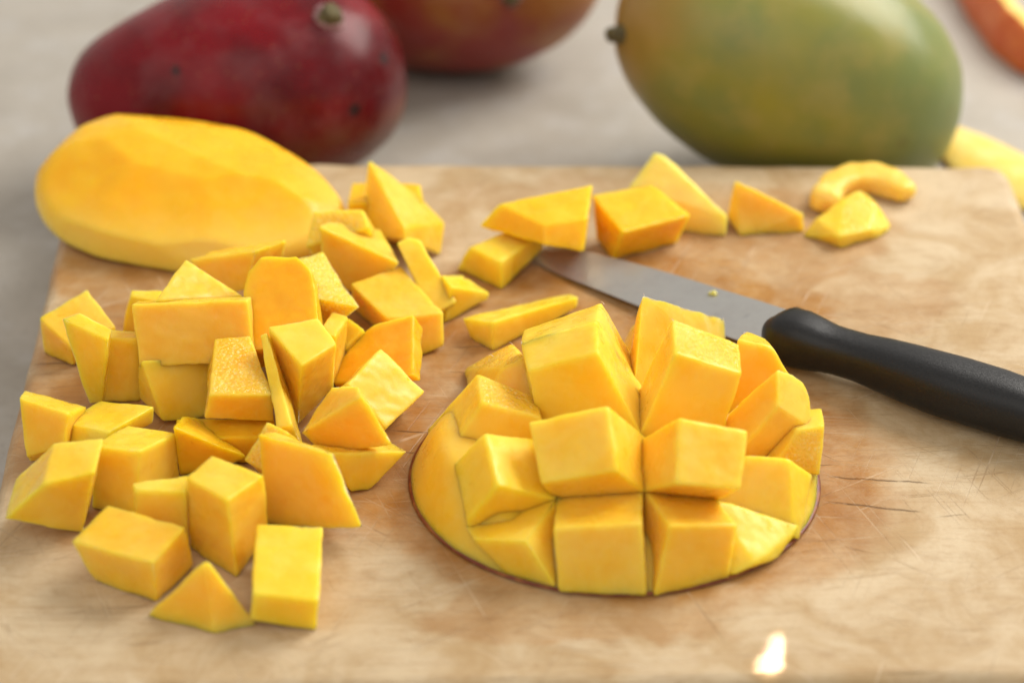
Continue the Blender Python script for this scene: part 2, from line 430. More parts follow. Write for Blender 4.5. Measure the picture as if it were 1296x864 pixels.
def ribbon(name, path, halfw, thick, mats, parent=None):
    """curved strip of peel: path = list of (centre, width-direction, normal)"""
    bm = bmesh.new(); rows = []
    nW = 8
    for c, wd, nm, hw in path:
        c, wd, nm = Vector(c), Vector(wd).normalized(), Vector(nm).normalized()
        a = [bm.verts.new(c + wd * hw * (2 * j / nW - 1) + nm * (-.25 * ((2 * j / nW - 1) ** 2) * hw)) for j in range(nW + 1)]
        b = [bm.verts.new(v.co - nm * thick) for v in a]
        rows.append((a, b))
    for i in range(len(rows) - 1):
        (a, b), (c, d) = rows[i], rows[i + 1]
        for j in range(nW):
            bm.faces.new([a[j], a[j + 1], c[j + 1], c[j]]).material_index = 0
            bm.faces.new([b[j + 1], b[j], d[j], d[j + 1]]).material_index = 1
        bm.faces.new([a[0], c[0], d[0], b[0]]).material_index = 1
        bm.faces.new([a[nW], b[nW], d[nW], c[nW]]).material_index = 1
    for k in (0, -1):
        a, b = rows[k]
        for j in range(nW): bm.faces.new([a[j], a[j + 1], b[j + 1], b[j]]).material_index = 1
    bmesh.ops.recalc_face_normals(bm, faces=bm.faces)
    split_long(bm, .5, 3); wobble(bm, .05, .8, 4)
    for v in bm.verts: v.co *= CM
    return link(name, finish(bm, name), mats, parent)
o = ribbon('orange_peel_strip', [
    ((17.804, 36.681, -2.100), (.18, .12, .97), (-.80, -.55, .20), 0.35),
    ((17.810, 32.100, -2.100), (.18, .12, .97), (-.80, -.55, .20), 0.80),
    ((18.000, 28.237, -2.100), (.18, .12, .97), (-.80, -.55, .20), 1.00),
    ((18.420, 24.983, -2.100), (.18, .12, .97), (-.80, -.55, .20), 1.00),
    ((19.236, 22.920, -2.100), (.18, .12, .97), (-.80, -.55, .20), 0.80),
    ((20.509, 21.919, -2.100), (.18, .12, .97), (-.80, -.55, .20), 0.35),
], 1, .62, [M['peel_out'], M['peel_in']])
tag(o, 'curled strip of orange-red peel at the top right corner', 'peel')
o = ribbon('mango_peel_slab', [
    ((15.340, 17.624, -2.450), (.42, .9, .05), (0, -.1, 1), 0.90),
    ((16.003, 16.550, -2.450), (.42, .9, .05), (0, -.1, 1), 1.50),
    ((16.744, 15.557, -2.450), (.42, .9, .05), (0, -.1, 1), 1.70),
    ((17.682, 14.415, -2.450), (.42, .9, .05), (0, -.1, 1), 1.60),
    ((18.623, 13.025, -2.450), (.42, .9, .05), (0, -.1, 1), 1.20),
], 1, .35, [M['peel_in'], M['rind']])
tag(o, 'pale yellow slab of mango peel beside the green mango at the right', 'peel')


# ------------------------------------------------------------------ peeled mango half
def peeled_half(loc, a, b, h, rotz, tilt):
    bm = bmesh.new(); seg, rings = 120, 48; rows = []
    rnd = random.Random(5)
    planes = []
    for (phi, el, d) in ((-93, 8, .93), (-55, 20, .93), (-86, 55, .79), (-28, 40, .84), (-145, 42, .84), (60, 60, .84), (120, 35, .90), (20, 25, .92),
                         (-110, 84, .86), (175, 6, .93), (-125, 6, .96)):
        n = Vector((math.cos(R(phi)) * math.cos(R(el)) * .55, math.sin(R(phi)) * math.cos(R(el)), math.sin(R(el)))).normalized()
        planes.append((n, d))
    def smin(x, y, k=.012):
        hh = max(k - abs(x - y), 0) / k
        return min(x, y) - hh * hh * k * .25
    for i in range(rings + 1):
        el = -.42 + (math.pi / 2 + .42) * i / rings; row = []
        for j in range(seg):
            az = 2 * math.pi * j / seg
            d = Vector((math.cos(el) * math.cos(az), math.cos(el) * math.sin(az), math.sin(el)))
            r = 1.0
            for n, dist in planes:
                q = n.dot(d)
                if q > .05: r = smin(r, dist / q)
            if d.z < 0: r = min(r, .16 / -d.z)
            p = d * r
            row.append(bm.verts.new((p.x * a * (1 + .06 * p.x), p.y * b * (1 - .10 * p.x), (p.z + .16) * h * (1 - .16 * p.x))))
        rows.append(row)
    for i in range(rings):
        for j in range(seg): bm.faces.new([rows[i][j], rows[i][(j + 1) % seg], rows[i + 1][(j + 1) % seg], rows[i + 1][j]])
    bm.faces.new(list(reversed(rows[0])))
    bmesh.ops.remove_doubles(bm, verts=bm.verts, dist=.001)
    bmesh.ops.recalc_face_normals(bm, faces=bm.faces)
    wobble(bm, .03, .8, 2)
    rot = Matrix.Rotation(rotz, 3, 'Z') @ Matrix.Rotation(tilt[0], 3, 'X') @ Matrix.Rotation(tilt[1], 3, 'Y')
    for v in bm.verts: v.co = rot @ v.co * CM
    zmin = min(v.co.z for v in bm.verts if v.co.x + loc[0] * CM > -.135)
    for v in bm.verts: v.co.z -= zmin - .0002
    o = link('peeled_mango_half', finish(bm, 'peeled_mango_half'), M['flesh_peeled'], loc=(loc[0] * CM, loc[1] * CM, 0))
    return tag(o, 'large smooth peeled mango half overhanging the left edge of the board', 'mango half')
peeled_half((-10.15, 7.0), 5.0, 3.3, 1.72, R(-19), (R(9), R(3)))

# ------------------------------------------------------------------ paring knife
SPINE = [(0.570, 4.336, 0.170), (0.856, 4.533, 0.191), (1.285, 4.572, 0.223), (2.301, 4.373, 0.300), (3.568, 3.591, 0.395), (4.916, 2.655, 0.496), (6.223, 1.655, 0.594), (7.079, 1.031, 0.658), (7.916, 0.376, 0.721)]
EDGE = [(0.571, 4.428, 0.060), (0.992, 3.924, 0.085), (1.502, 3.417, 0.116), (2.371, 2.658, 0.168), (3.709, 1.474, 0.248), (4.800, 0.642, 0.314), (5.972, -0.266, 0.384), (6.703, -0.828, 0.428), (7.424, -1.382, 0.471)]
HANDLE = [((7.429, -0.618, 0.860), 0.394), ((7.454, -0.701, 0.860), 0.570), ((7.547, -0.773, 0.860), 0.711), ((7.766, -1.009, 0.860), 0.814), ((8.175, -1.314, 0.860), 0.821), ((8.585, -1.577, 0.860), 0.744), ((9.016, -1.818, 0.860), 0.684), ((10.129, -2.473, 0.860), 0.757), ((11.473, -3.367, 0.860), 0.886), ((12.445, -3.939, 0.860), 0.920), ((13.386, -4.540, 0.860), 0.869), ((14.342, -5.131, 0.860), 0.770), ((15.069, -5.549, 0.860), 0.635), ((15.403, -5.640, 0.860), 0.368), ((15.483, -5.604, 0.860), 0.179)]

kn = empty('paring_knife', (.09, .005, 0), 'paring knife with black plastic handle and short steel blade', 'knife')
K0 = Vector((9, .5, 0))
bm = bmesh.new(); tops, bots = [], []
for a, b in zip(SPINE, EDGE):
    a, b = Vector(a), Vector(b)
    rt, rb = [], []
    for j in range(7):
        t = j / 6; p = a.lerp(b, t); th = .07 * (1 - t) ** .8 + .006
        rt.append(bm.verts.new(p + Vector((0, 0, th)))); rb.append(bm.verts.new(p - Vector((0, 0, th))))
    tops.append(rt); bots.append(rb)
for i in range(len(tops) - 1):
    for j in range(6):
        bm.faces.new([tops[i][j], tops[i + 1][j], tops[i + 1][j + 1], tops[i][j + 1]])
        bm.faces.new([bots[i][j], bots[i][j + 1], bots[i + 1][j + 1], bots[i + 1][j]])
    bm.faces.new([tops[i][0], bots[i][0], bots[i + 1][0], tops[i + 1][0]])
    bm.faces.new([tops[i][6], tops[i + 1][6], bots[i + 1][6], bots[i][6]])
for k in (0, -1):
    bm.faces.new(tops[k] + bots[k][::-1])
bmesh.ops.recalc_face_normals(bm, faces=bm.faces)
for e in bm.edges:
    if len(e.link_faces) == 2 and e.calc_face_angle() > R(35): e.smooth = False
for v in bm.verts: v.co = (v.co - K0) * CM
link('blade', finish(bm, 'blade'), M['steel'], kn)
bm = bmesh.new(); rows = []
for i, (c, r) in enumerate(HANDLE):
    c = Vector(c); a = Vector(HANDLE[max(i - 1, 0)][0]); b = Vector(HANDLE[min(i + 1, len(HANDLE) - 1)][0])
    t = (b - a).normalized(); side = t.cross(Vector((0, 0, 1))).normalized(); upv = side.cross(t).normalized()
    row = []
    for j in range(40):
        an = 2 * math.pi * j / 40
        cs, sn = math.cos(an), math.sin(an)
        e = 1 / (abs(cs) ** 2.5 + abs(sn) ** 2.5) ** .4
        row.append(bm.verts.new(c + side * (r * .97 * cs * e) + upv * (min(r * .90, .78) * sn * e)))
    rows.append(row)
for i in range(len(rows) - 1):
    for j in range(40): bm.faces.new([rows[i][j], rows[i][(j + 1) % 40], rows[i + 1][(j + 1) % 40], rows[i + 1][j]])
bm.faces.new(rows[0][::-1]); bm.faces.new(rows[-1])
bmesh.ops.recalc_face_normals(bm, faces=bm.faces)
bmesh.ops.subdivide_edges(bm, edges=bm.edges, cuts=1, use_grid_fill=True, smooth=1.0)
for v in bm.verts: v.co = (v.co - K0) * CM
link('handle', finish(bm, 'handle'), M['handle'], kn)
CRUMB = (5.830, 1.612, 0.620)
bm = bmesh.new(); bmesh.ops.create_icosphere(bm, subdivisions=3, radius=.10)
for v in bm.verts: v.co.z *= .5; v.co.x *= 1.5
wobble(bm, .08, 6, 3)
for v in bm.verts: v.co *= CM
tag(link('mango_crumb', finish(bm, 'mango_crumb'), M['pale'], loc=Vector(CRUMB) * CM), 'tiny pale crumb of mango stuck on the back of the knife blade', 'mango crumb')


# ------------------------------------------------------------------ scored cheek
CH = Vector((2.66, -6.6, 0)); CA, CB = 5.33, 4.86
ck = empty('scored_mango_cheek', CH * CM, 'mango cheek scored into cubes and turned inside out, skin side down', 'mango cheek')
def dome_z(q, a):
    d = (math.degrees(a) - 190 + 180) % 360 - 180                 # the flank is highest on the left
    left = math.exp(-(d / 46) ** 2)
    r = math.sqrt(q); cap = .70 + .78 * left
    t = min(max((1 - r) / .19, 0), 1); z = cap * (1 - (1 - t) ** 1.6)
    dip = min(max((.76 - r) / .3, 0), 1)
    return z - .6 * left * dip * dip
bm = bmesh.new(); rows = []; seg, rings = 128, 40
for i in range(rings + 1):
    r = math.sin(math.pi / 2 * (1 - i / rings)); row = []
    for j in range(seg):
        a = 2 * math.pi * j / seg
        row.append(bm.verts.new((CA * .995 * r * math.cos(a), CB * .995 * r * math.sin(a), .07 + dome_z(r * r, a))))
    rows.append(row)
for i in range(rings):
    for j in range(seg): bm.faces.new([rows[i][j], rows[i][(j + 1) % seg], rows[i + 1][(j + 1) % seg], rows[i + 1][j]])
bm.faces.new(rows[0][::-1]); bmesh.ops.remove_doubles(bm, verts=bm.verts, dist=.001)
bmesh.ops.recalc_face_normals(bm, faces=bm.faces); wobble(bm, .03, .9, 9)
for v in bm.verts: v.co *= CM
link('flesh_base', finish(bm, 'flesh_base'), M['flesh'], ck)
bm = bmesh.new(); rows = []
for rr_, zz in ((.97, .012), (1.000, .015), (1.007, .045), (1.003, .085), (.985, .10)):
    rows.append([bm.verts.new((CA * rr_ * math.cos(2 * math.pi * j / seg), CB * rr_ * math.sin(2 * math.pi * j / seg), zz)) for j in range(seg)])
for i in range(4):
    for j in range(seg): bm.faces.new([rows[i][j], rows[i][(j + 1) % seg], rows[i + 1][(j + 1) % seg], rows[i + 1][j]])
bm.faces.new(rows[0][::-1]); bm.faces.new(rows[-1])
bmesh.ops.recalc_face_normals(bm, faces=bm.faces)
for v in bm.verts: v.co *= CM
link('skin', finish(bm, 'skin'), M['rind'], ck)['label'] = 'dark red skin edge under the scored cheek'
CUBES = [
    ([(1.160, -8.994, 1.244), (3.168, -9.018, 1.442), (3.233, -7.489, 1.821), (1.078, -7.526, 1.595), (0.736, -9.640, 2.122), (2.547, -9.871, 2.641), (2.339, -8.436, 3.519), (0.452, -8.266, 2.928)], None, 0.6),
    ([(3.334, -8.944, 1.395), (5.025, -8.816, 1.079), (5.111, -7.617, 1.473), (3.349, -7.660, 1.843), (3.987, -10.204, 2.499), (5.561, -9.953, 2.169), (5.786, -8.638, 2.926), (4.091, -8.746, 3.379)], None, 0.6),
    ([(-0.962, -9.435, 0.445), (1.053, -9.168, 1.255), (0.642, -7.472, 1.637), (-1.333, -7.712, 0.834), (-1.082, -9.672, 1.033), (-0.355, -9.851, 2.202), (-0.674, -8.211, 2.556), (-1.454, -7.970, 1.409)], None, 0.6),
    ([(-1.564, -6.909, 0.981), (0.647, -7.033, 1.414), (0.568, -5.742, 1.339), (-1.748, -5.015, 0.819), (-0.764, -6.668, 2.442), (0.712, -6.858, 2.124), (0.605, -5.690, 1.909), (-0.881, -5.127, 2.269)], ['top'], 0.6),
    ([(-0.664, -4.631, 1.084), (0.672, -4.728, 1.120), (0.278, -1.758, 0.033), (-0.908, -1.814, 0.075), (-0.290, -4.145, 1.814), (0.306, -4.018, 2.068), (0.010, -1.632, 0.988), (-0.570, -1.727, 0.670)], ['top'], 0.6),
    ([(0.858, -6.187, 1.631), (3.187, -7.008, 1.706), (3.255, -4.669, 1.512), (0.718, -4.347, 1.409), (0.435, -5.951, 2.954), (2.156, -6.441, 3.806), (2.170, -4.832, 3.710), (0.261, -4.468, 2.846)], None, 0.6),
    ([(0.722, -5.073, 1.417), (3.143, -5.242, 1.706), (3.296, -3.426, 1.191), (0.755, -3.519, 0.965), (0.272, -4.579, 2.892), (2.215, -4.579, 3.593), (2.372, -2.866, 3.046), (0.337, -3.106, 2.341)], None, 0.6),
    ([(3.376, -4.666, 1.154), (5.818, -0.855, 0.050), (5.704, -1.044, 0.072), (3.285, -3.646, 1.374), (3.495, -3.016, 3.364), (5.966, -0.168, 0.831), (5.554, -0.615, 1.147), (3.350, -2.898, 2.532)], None, 0.6),
    ([(3.203, -2.315, 0.520), (3.940, -2.252, 0.401), (4.086, -1.032, 0.023), (3.206, -0.795, 0.054), (3.562, -1.516, 1.801), (4.184, -1.536, 1.562), (4.215, -0.671, 0.665), (3.386, -0.431, 0.733)], None, 0.6),
    ([(3.355, -7.038, 1.674), (5.317, -6.461, 1.501), (5.339, -4.918, 1.354), (3.444, -5.045, 1.546), (4.108, -6.677, 3.941), (5.829, -6.251, 3.055), (5.897, -4.802, 2.990), (4.163, -4.898, 3.816)], ['top'], 0.6),
    ([(5.719, -4.559, 0.989), (7.439, -4.382, 1.573), (7.453, -3.539, 1.155), (6.104, -3.350, 0.540), (5.980, -3.907, 2.573), (6.860, -4.018, 2.385), (6.815, -2.995, 1.995), (6.328, -2.791, 2.091)], None, 0.35),
    ([(5.901, -7.049, 1.311), (7.118, -6.533, 0.749), (6.493, -5.512, 0.852), (5.422, -6.096, 1.328), (6.761, -6.993, 2.575), (7.668, -6.511, 1.561), (7.540, -5.602, 2.296), (6.783, -6.170, 3.109), (7.225, -5.792, 2.667), (7.702, -5.789, 1.952)], None, 0.6),
    ([(6.407, -6.632, 0.705), (7.943, -6.679, 0.047), (8.062, -5.828, 1.541), (6.967, -6.059, 1.528), (6.819, -7.235, 1.100), (7.900, -7.148, 0.534), (7.975, -6.754, 1.771), (7.306, -6.927, 1.757)], ['top'], 0.35),
    ([(5.033, -8.826, 0.959), (7.015, -9.190, 0.574), (7.273, -9.013, 0.258), (4.881, -8.229, 0.372), (5.912, -8.087, 1.794), (6.946, -8.161, 1.736), (7.625, -7.692, 0.911), (5.532, -7.377, 0.836)], None, 0.35),
    ([(1.243, -9.189, 0.146), (3.343, -8.947, 0.127), (3.219, -9.066, 1.422), (1.116, -9.304, 1.290), (1.171, -11.377, 0.133), (3.240, -11.516, 0.105), (3.115, -10.764, 1.704), (1.036, -10.729, 1.540)], None, 0.35),
    ([(2.992, -9.129, 0.141), (4.860, -9.069, 0.149), (5.061, -9.057, 1.157), (3.338, -9.103, 1.426), (3.473, -11.517, 0.107), (5.307, -10.861, 0.135), (5.464, -10.420, 1.400), (3.808, -10.882, 1.746)], None, 0.35),
    ([(-1.017, -9.182, 0.250), (1.285, -9.087, 1.200), (1.073, -9.392, 1.326), (-0.993, -9.945, 0.789), (-0.063, -10.664, 0.032), (1.033, -11.277, 0.182), (0.329, -10.952, 1.344), (-0.886, -10.274, 0.855)], None, 0.35),
    ([(5.091, -9.155, 1.200), (7.166, -9.304, 0.500), (6.581, -10.068, 0.150), (5.325, -10.848, 0.150), (5.945, -10.662, 0.420), (5.166, -8.184, 0.300), (7.048, -8.583, 0.100), (5.969, -9.507, 0.060), (5.535, -9.985, 0.060)], None, 0),
]
for i, (V, gr, rt) in enumerate(CUBES):
    me = chunk_mesh('cube', V, CH, bevel=.075, grain=gr, amp=.028, seed=60 + i, grow=.05, root=rt)
    add_wn(link('cube', me, [M['flesh'], M['grain']], ck))


# ------------------------------------------------------------------ loose pieces
PIECES = [
    ('mango_cube', 'flat four-sided mango chunk nearest the left board edge, pointed corner upward', 'left', 'flesh', None, [(-12.292, -1.381, 0.111), (-11.233, -0.470, 0.115), (-12.088, 0.633, 0.036), (-13.203, -0.581, 0.017), (-12.229, -1.515, 0.824), (-11.151, -0.609, 0.878), (-12.070, 0.586, 1.345), (-13.199, -0.646, 1.203)]),
    ('mango_wedge', 'narrow upright mango wedge overlapping the flat chunk at the left board edge', 'left', 'flesh', None, [(-11.557, -3.203, 0.012), (-11.144, -3.413, 0.255), (-11.128, -3.198, 0.190), (-11.431, -3.067, 0.018), (-12.049, -3.039, 2.659), (-10.745, -3.653, 2.383), (-10.703, -3.167, 2.419), (-11.656, -2.678, 2.617)]),
    ('mango_slice', 'thin upright mango slice tucked against the left side of the wide block', 'left', 'flesh', None, [(-11.163, -3.226, 0.155), (-10.174, -3.025, 0.020), (-10.348, -2.444, 0.017), (-11.240, -2.603, 0.132), (-10.817, -2.972, 1.992), (-10.079, -2.823, 1.843), (-10.248, -2.271, 1.750), (-10.912, -2.382, 1.890)]),
    ('mango_cube', 'small mango chunk half hidden behind the upper left corner of the wide block', 'left', 'flesh', None, [(-11.087, 0.087, 0.261), (-9.973, -0.015, 0.013), (-10.042, 0.588, 0.015), (-11.070, 0.403, 0.248), (-10.750, 0.033, 1.483), (-9.860, -0.051, 1.307), (-9.913, 0.448, 1.388), (-10.734, 0.302, 1.509)]),
    ('mango_wedge', 'triangular mango wedge standing behind the widest rectangular block', 'left', 'flesh', None, [(-9.934, -1.760, 1.400), (-8.270, -0.830, 0.840), (-9.463, -0.237, 1.417), (-9.801, -1.250, 1.416), (-9.593, -2.330, 2.795), (-7.417, -1.220, 2.262), (-9.015, -0.432, 2.954), (-9.234, -1.075, 2.910)]),
    ('mango_cube', 'mango piece with sloping top touching the lower rim of the peeled half', 'left', 'flesh', None, [(-8.556, 1.153, 0.770), (-7.621, 0.776, 1.271), (-6.655, 2.252, 1.510), (-8.268, 2.709, 0.660), (-9.253, 1.801, 1.628), (-7.213, 0.919, 2.458), (-6.542, 2.208, 2.020), (-8.806, 2.836, 1.267)]),
    ('mango_cube', 'widest rectangular mango block with flat face, stacked upper left in the heap', 'left', 'flesh', None, [(-9.962, -3.595, 1.534), (-6.916, -3.488, 1.592), (-6.944, -2.456, 1.031), (-10.022, -2.572, 0.974), (-10.146, -2.850, 2.994), (-7.108, -2.733, 3.071), (-7.136, -1.686, 2.525), (-10.209, -1.812, 2.449)]),
    ('mango_cube', 'mango block directly beneath the widest rectangular block', 'left', 'flesh', None, [(-9.378, -4.254, 0.212), (-8.284, -3.816, 0.016), (-8.604, -2.596, 0.013), (-10.130, -3.261, 0.283), (-9.873, -3.705, 1.756), (-8.004, -2.973, 1.409), (-8.276, -2.575, 0.940), (-10.062, -3.374, 1.342)]),
    ('mango_slice', 'slanted mango slice with glistening grainy top in the middle of the heap', 'left', 'flesh', ['top'], [(-8.022, -5.593, 1.242), (-6.283, -5.342, 0.945), (-7.023, -3.139, 1.236), (-8.135, -3.461, 1.413), (-7.828, -5.686, 2.030), (-6.260, -5.477, 1.889), (-7.024, -3.228, 2.230), (-7.911, -3.480, 2.294)]),
    ('mango_sliver', 'thin upright mango sliver squeezed right beside the slanted grainy slice', 'left', 'flesh', None, [(-5.930, -5.696, 0.315), (-5.500, -5.660, 0.403), (-6.267, -3.243, 1.666), (-6.508, -3.311, 1.589), (-6.085, -6.336, 1.435), (-5.698, -6.304, 1.513), (-6.470, -3.889, 2.779), (-6.661, -3.943, 2.716)]),
    ('mango_cube', 'faceted mango chunk with a peaked corner in the centre of the heap', 'left', 'flesh', None, [(-5.749, -4.351, 0.140), (-4.844, -3.464, 0.775), (-5.166, -2.938, 1.085), (-6.344, -3.454, 0.696), (-5.472, -5.133, 2.570), (-4.653, -4.089, 2.540), (-5.196, -3.123, 2.713), (-6.436, -3.713, 2.841)]),
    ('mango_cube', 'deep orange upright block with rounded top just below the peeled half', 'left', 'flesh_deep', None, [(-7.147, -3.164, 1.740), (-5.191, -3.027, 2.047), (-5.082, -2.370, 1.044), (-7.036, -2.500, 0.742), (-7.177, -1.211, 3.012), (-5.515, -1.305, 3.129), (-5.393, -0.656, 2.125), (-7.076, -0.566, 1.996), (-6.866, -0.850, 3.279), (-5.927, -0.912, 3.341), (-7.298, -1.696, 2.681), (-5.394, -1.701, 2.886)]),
    ('mango_slice', 'ragged grainy mango slice leaning on the deep orange upright block', 'left', 'flesh', ['top', 'front'], [(-5.181, -0.809, 0.841), (-4.734, -0.850, 1.276), (-5.631, 0.837, 1.886), (-5.848, 0.728, 1.558), (-5.432, -1.243, 2.247), (-4.279, -0.919, 1.746), (-5.362, 0.950, 2.340), (-5.971, 0.249, 2.573)]),
    ('mango_cube', 'smooth mango block with angled top beside the right end of the peeled half', 'left', 'flesh', None, [(-5.493, 2.212, 0.495), (-4.006, 1.968, 0.321), (-4.432, 3.342, 0.448), (-5.289, 2.867, 0.511), (-5.537, 2.244, 2.459), (-3.258, 1.857, 1.492), (-3.910, 3.677, 1.533), (-5.299, 2.934, 2.238)]),
    ('mango_slice', 'grainy-edged mango slice between the peeled half and the smooth angled block', 'left', 'flesh', ['top'], [(-5.441, 3.393, 0.040), (-3.719, 3.413, 0.619), (-3.908, 4.092, 0.861), (-5.277, 4.472, 0.578), (-5.982, 2.732, 1.529), (-4.172, 2.760, 2.141), (-4.356, 3.413, 2.360), (-5.810, 3.823, 2.065)]),
    ('mango_wedge', 'tall mango wedge with a spike-like tip near the back of the board', 'left', 'flesh', None, [(-3.144, 3.555, 1.282), (-2.175, 4.835, 0.015), (-4.135, 5.779, 0.015), (-4.661, 5.825, 0.164), (-3.168, 3.738, 1.588), (-2.074, 5.483, 0.757), (-2.705, 6.123, 1.143), (-4.338, 6.510, 2.344)]),
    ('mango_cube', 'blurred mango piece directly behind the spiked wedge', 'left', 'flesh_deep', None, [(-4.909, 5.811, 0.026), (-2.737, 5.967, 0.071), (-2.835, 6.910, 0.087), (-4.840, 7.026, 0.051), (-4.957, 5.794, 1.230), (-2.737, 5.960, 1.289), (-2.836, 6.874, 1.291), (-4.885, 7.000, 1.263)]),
    ('mango_slice', 'long oval-ended mango slice leaning over the right side of the large tilted block', 'left', 'flesh', None, [(-2.285, 1.107, 0.044), (-1.709, 1.351, 0.303), (-2.710, 2.819, 1.349), (-3.205, 2.758, 1.241), (-2.325, 0.617, 0.517), (-1.613, 1.038, 0.709), (-2.657, 2.552, 1.824), (-3.315, 2.409, 1.816), (-3.001, 2.596, 1.897)]),
    ('mango_cube', 'large tilted rectangular mango block at the right edge of the heap', 'left', 'flesh', None, [(-2.820, -0.880, 0.010), (-1.943, -0.454, 0.162), (-3.653, 2.331, 0.220), (-4.611, 1.649, 0.028), (-3.524, -0.544, 1.146), (-1.966, -0.047, 0.992), (-3.249, 2.113, 1.223), (-4.567, 0.954, 1.311)]),
    ('mango_cube', 'little rounded mango bit in the shaded gap left of the large tilted block', 'left', 'flesh', None, [(-4.274, -1.405, 0.017), (-3.726, -1.028, 0.228), (-4.155, -0.325, 0.121), (-4.466, -0.266, 0.018), (-4.647, -1.572, 0.756), (-4.148, -1.197, 1.186), (-4.611, -0.480, 1.106), (-4.934, -0.397, 0.938)]),
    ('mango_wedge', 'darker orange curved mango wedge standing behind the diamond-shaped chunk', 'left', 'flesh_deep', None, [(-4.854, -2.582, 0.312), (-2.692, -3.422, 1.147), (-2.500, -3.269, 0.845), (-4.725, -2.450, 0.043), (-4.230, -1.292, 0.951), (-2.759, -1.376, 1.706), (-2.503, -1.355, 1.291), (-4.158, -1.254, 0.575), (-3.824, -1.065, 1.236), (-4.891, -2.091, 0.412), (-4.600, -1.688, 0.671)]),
    ('mango_cube', 'diamond-shaped mango chunk at the right edge of the heap, above the wood', 'left', 'flesh', None, [(-4.798, -4.327, 1.005), (-3.762, -4.919, 0.012), (-2.994, -3.492, 0.014), (-4.137, -2.988, 1.053), (-4.336, -4.709, 1.696), (-3.316, -5.294, 0.708), (-2.380, -3.835, 0.878), (-3.519, -3.334, 1.896)]),
    ('mango_cube', 'faintly ridged mango chunk lying on a flat pointed wedge', 'left', 'flesh', [], [(-4.807, -6.425, 0.668), (-3.083, -7.191, 1.519), (-3.109, -6.959, 1.421), (-3.856, -5.833, 0.745), (-5.463, -6.317, 1.252), (-3.779, -7.228, 3.025), (-3.938, -6.519, 2.837), (-4.702, -5.307, 1.996)]),
    ('mango_wedge', 'flat mango wedge with point toward the scored cheek, beneath the ridged chunk', 'left', 'flesh', None, [(-4.121, -7.307, 0.102), (-3.718, -7.128, 0.017), (-3.756, -5.998, 0.019), (-4.840, -6.515, 0.255), (-4.630, -7.392, 1.364), (-2.724, -6.583, 0.858), (-3.227, -5.651, 0.481), (-5.166, -6.552, 1.038)]),
    ('mango_cube', 'broad upright mango slab with sloped right side behind the lying brick', 'left', 'flesh', None, [(-6.237, -8.533, 0.013), (-4.487, -9.252, 0.429), (-3.767, -9.362, 0.574), (-5.814, -7.297, 0.013), (-6.305, -8.017, 2.365), (-4.506, -8.851, 2.359), (-4.435, -8.849, 2.384), (-6.000, -7.264, 1.915)]),
    ('mango_slice', 'rough mango scrap poking up behind the broad upright slab', 'left', 'flesh', ['top', 'left'], [(-6.535, -6.808, 0.366), (-5.817, -7.271, 0.261), (-5.298, -6.562, 0.982), (-5.964, -6.136, 1.077), (-6.807, -7.467, 1.219), (-6.198, -7.902, 1.169), (-5.703, -7.226, 1.885), (-6.259, -6.830, 1.928)]),
    ('mango_cube', 'tall mango cuboid standing corner-on near the front of the heap', 'left', 'flesh', None, [(-6.768, -10.729, 0.003), (-6.115, -9.455, 0.455), (-7.558, -8.574, 0.350), (-8.043, -9.546, 0.030), (-6.855, -10.661, 2.337), (-6.103, -9.415, 2.153), (-7.460, -8.593, 2.146), (-7.942, -9.669, 2.263)]),
    ('mango_cube', 'small mango bit wedged left of the tall corner-on cuboid', 'left', 'flesh', None, [(-9.323, -9.461, 0.707), (-8.098, -9.676, 0.153), (-8.136, -8.842, 0.305), (-9.417, -9.131, 0.781), (-9.264, -9.485, 1.763), (-8.007, -9.678, 1.854), (-8.061, -8.895, 1.763), (-9.380, -9.165, 1.720)]),
    ('mango_cube', 'boxy mango cube between the sloping left wedge and the small wedged bit', 'left', 'flesh', None, [(-9.567, -8.309, 0.096), (-8.693, -6.601, 0.082), (-9.963, -6.019, 0.019), (-10.738, -7.919, 0.051), (-9.371, -7.921, 1.825), (-8.676, -6.572, 1.388), (-9.998, -5.959, 1.217), (-10.658, -7.535, 1.671)]),
    ('mango_wedge', 'sloping mango wedge at the far left front with its tip at the board edge', 'left', 'flesh', None, [(-12.565, -9.578, 0.957), (-10.845, -8.933, 0.012), (-10.839, -7.953, 0.014), (-12.570, -7.950, 0.988), (-11.486, -9.529, 1.989), (-10.289, -9.257, 2.145), (-10.280, -7.880, 2.170), (-11.505, -7.909, 2.008)]),
    ('mango_cube', 'mango chunk by the left board edge above the sloping front wedge', 'left', 'flesh', None, [(-12.674, -6.231, 0.462), (-11.649, -6.277, 0.860), (-11.566, -5.628, 0.018), (-12.687, -5.862, 0.007), (-12.821, -5.532, 1.803), (-11.524, -5.940, 1.585), (-11.300, -4.750, 0.996), (-12.877, -4.655, 1.452)]),
    ('mango_slice', 'low mango slab with flat lozenge top behind the boxy cube', 'left', 'flesh', None, [(-11.721, -5.881, 0.590), (-10.570, -6.568, 1.069), (-9.541, -5.064, 0.700), (-10.689, -4.422, 0.242), (-11.784, -5.491, 1.019), (-10.390, -6.456, 1.402), (-9.469, -5.123, 1.241), (-11.006, -4.279, 0.850)]),
    ('mango_wedge', 'orange-edged curved mango wedge between the boxy cube and the grainy slice', 'left', 'flesh_deep', None, [(-8.665, -6.516, 0.079), (-7.796, -6.453, 0.155), (-8.424, -5.568, 0.365), (-8.638, -5.984, 0.231), (-8.656, -6.794, 1.753), (-6.904, -6.467, 0.605), (-8.192, -5.048, 0.816), (-8.592, -5.653, 1.283)]),
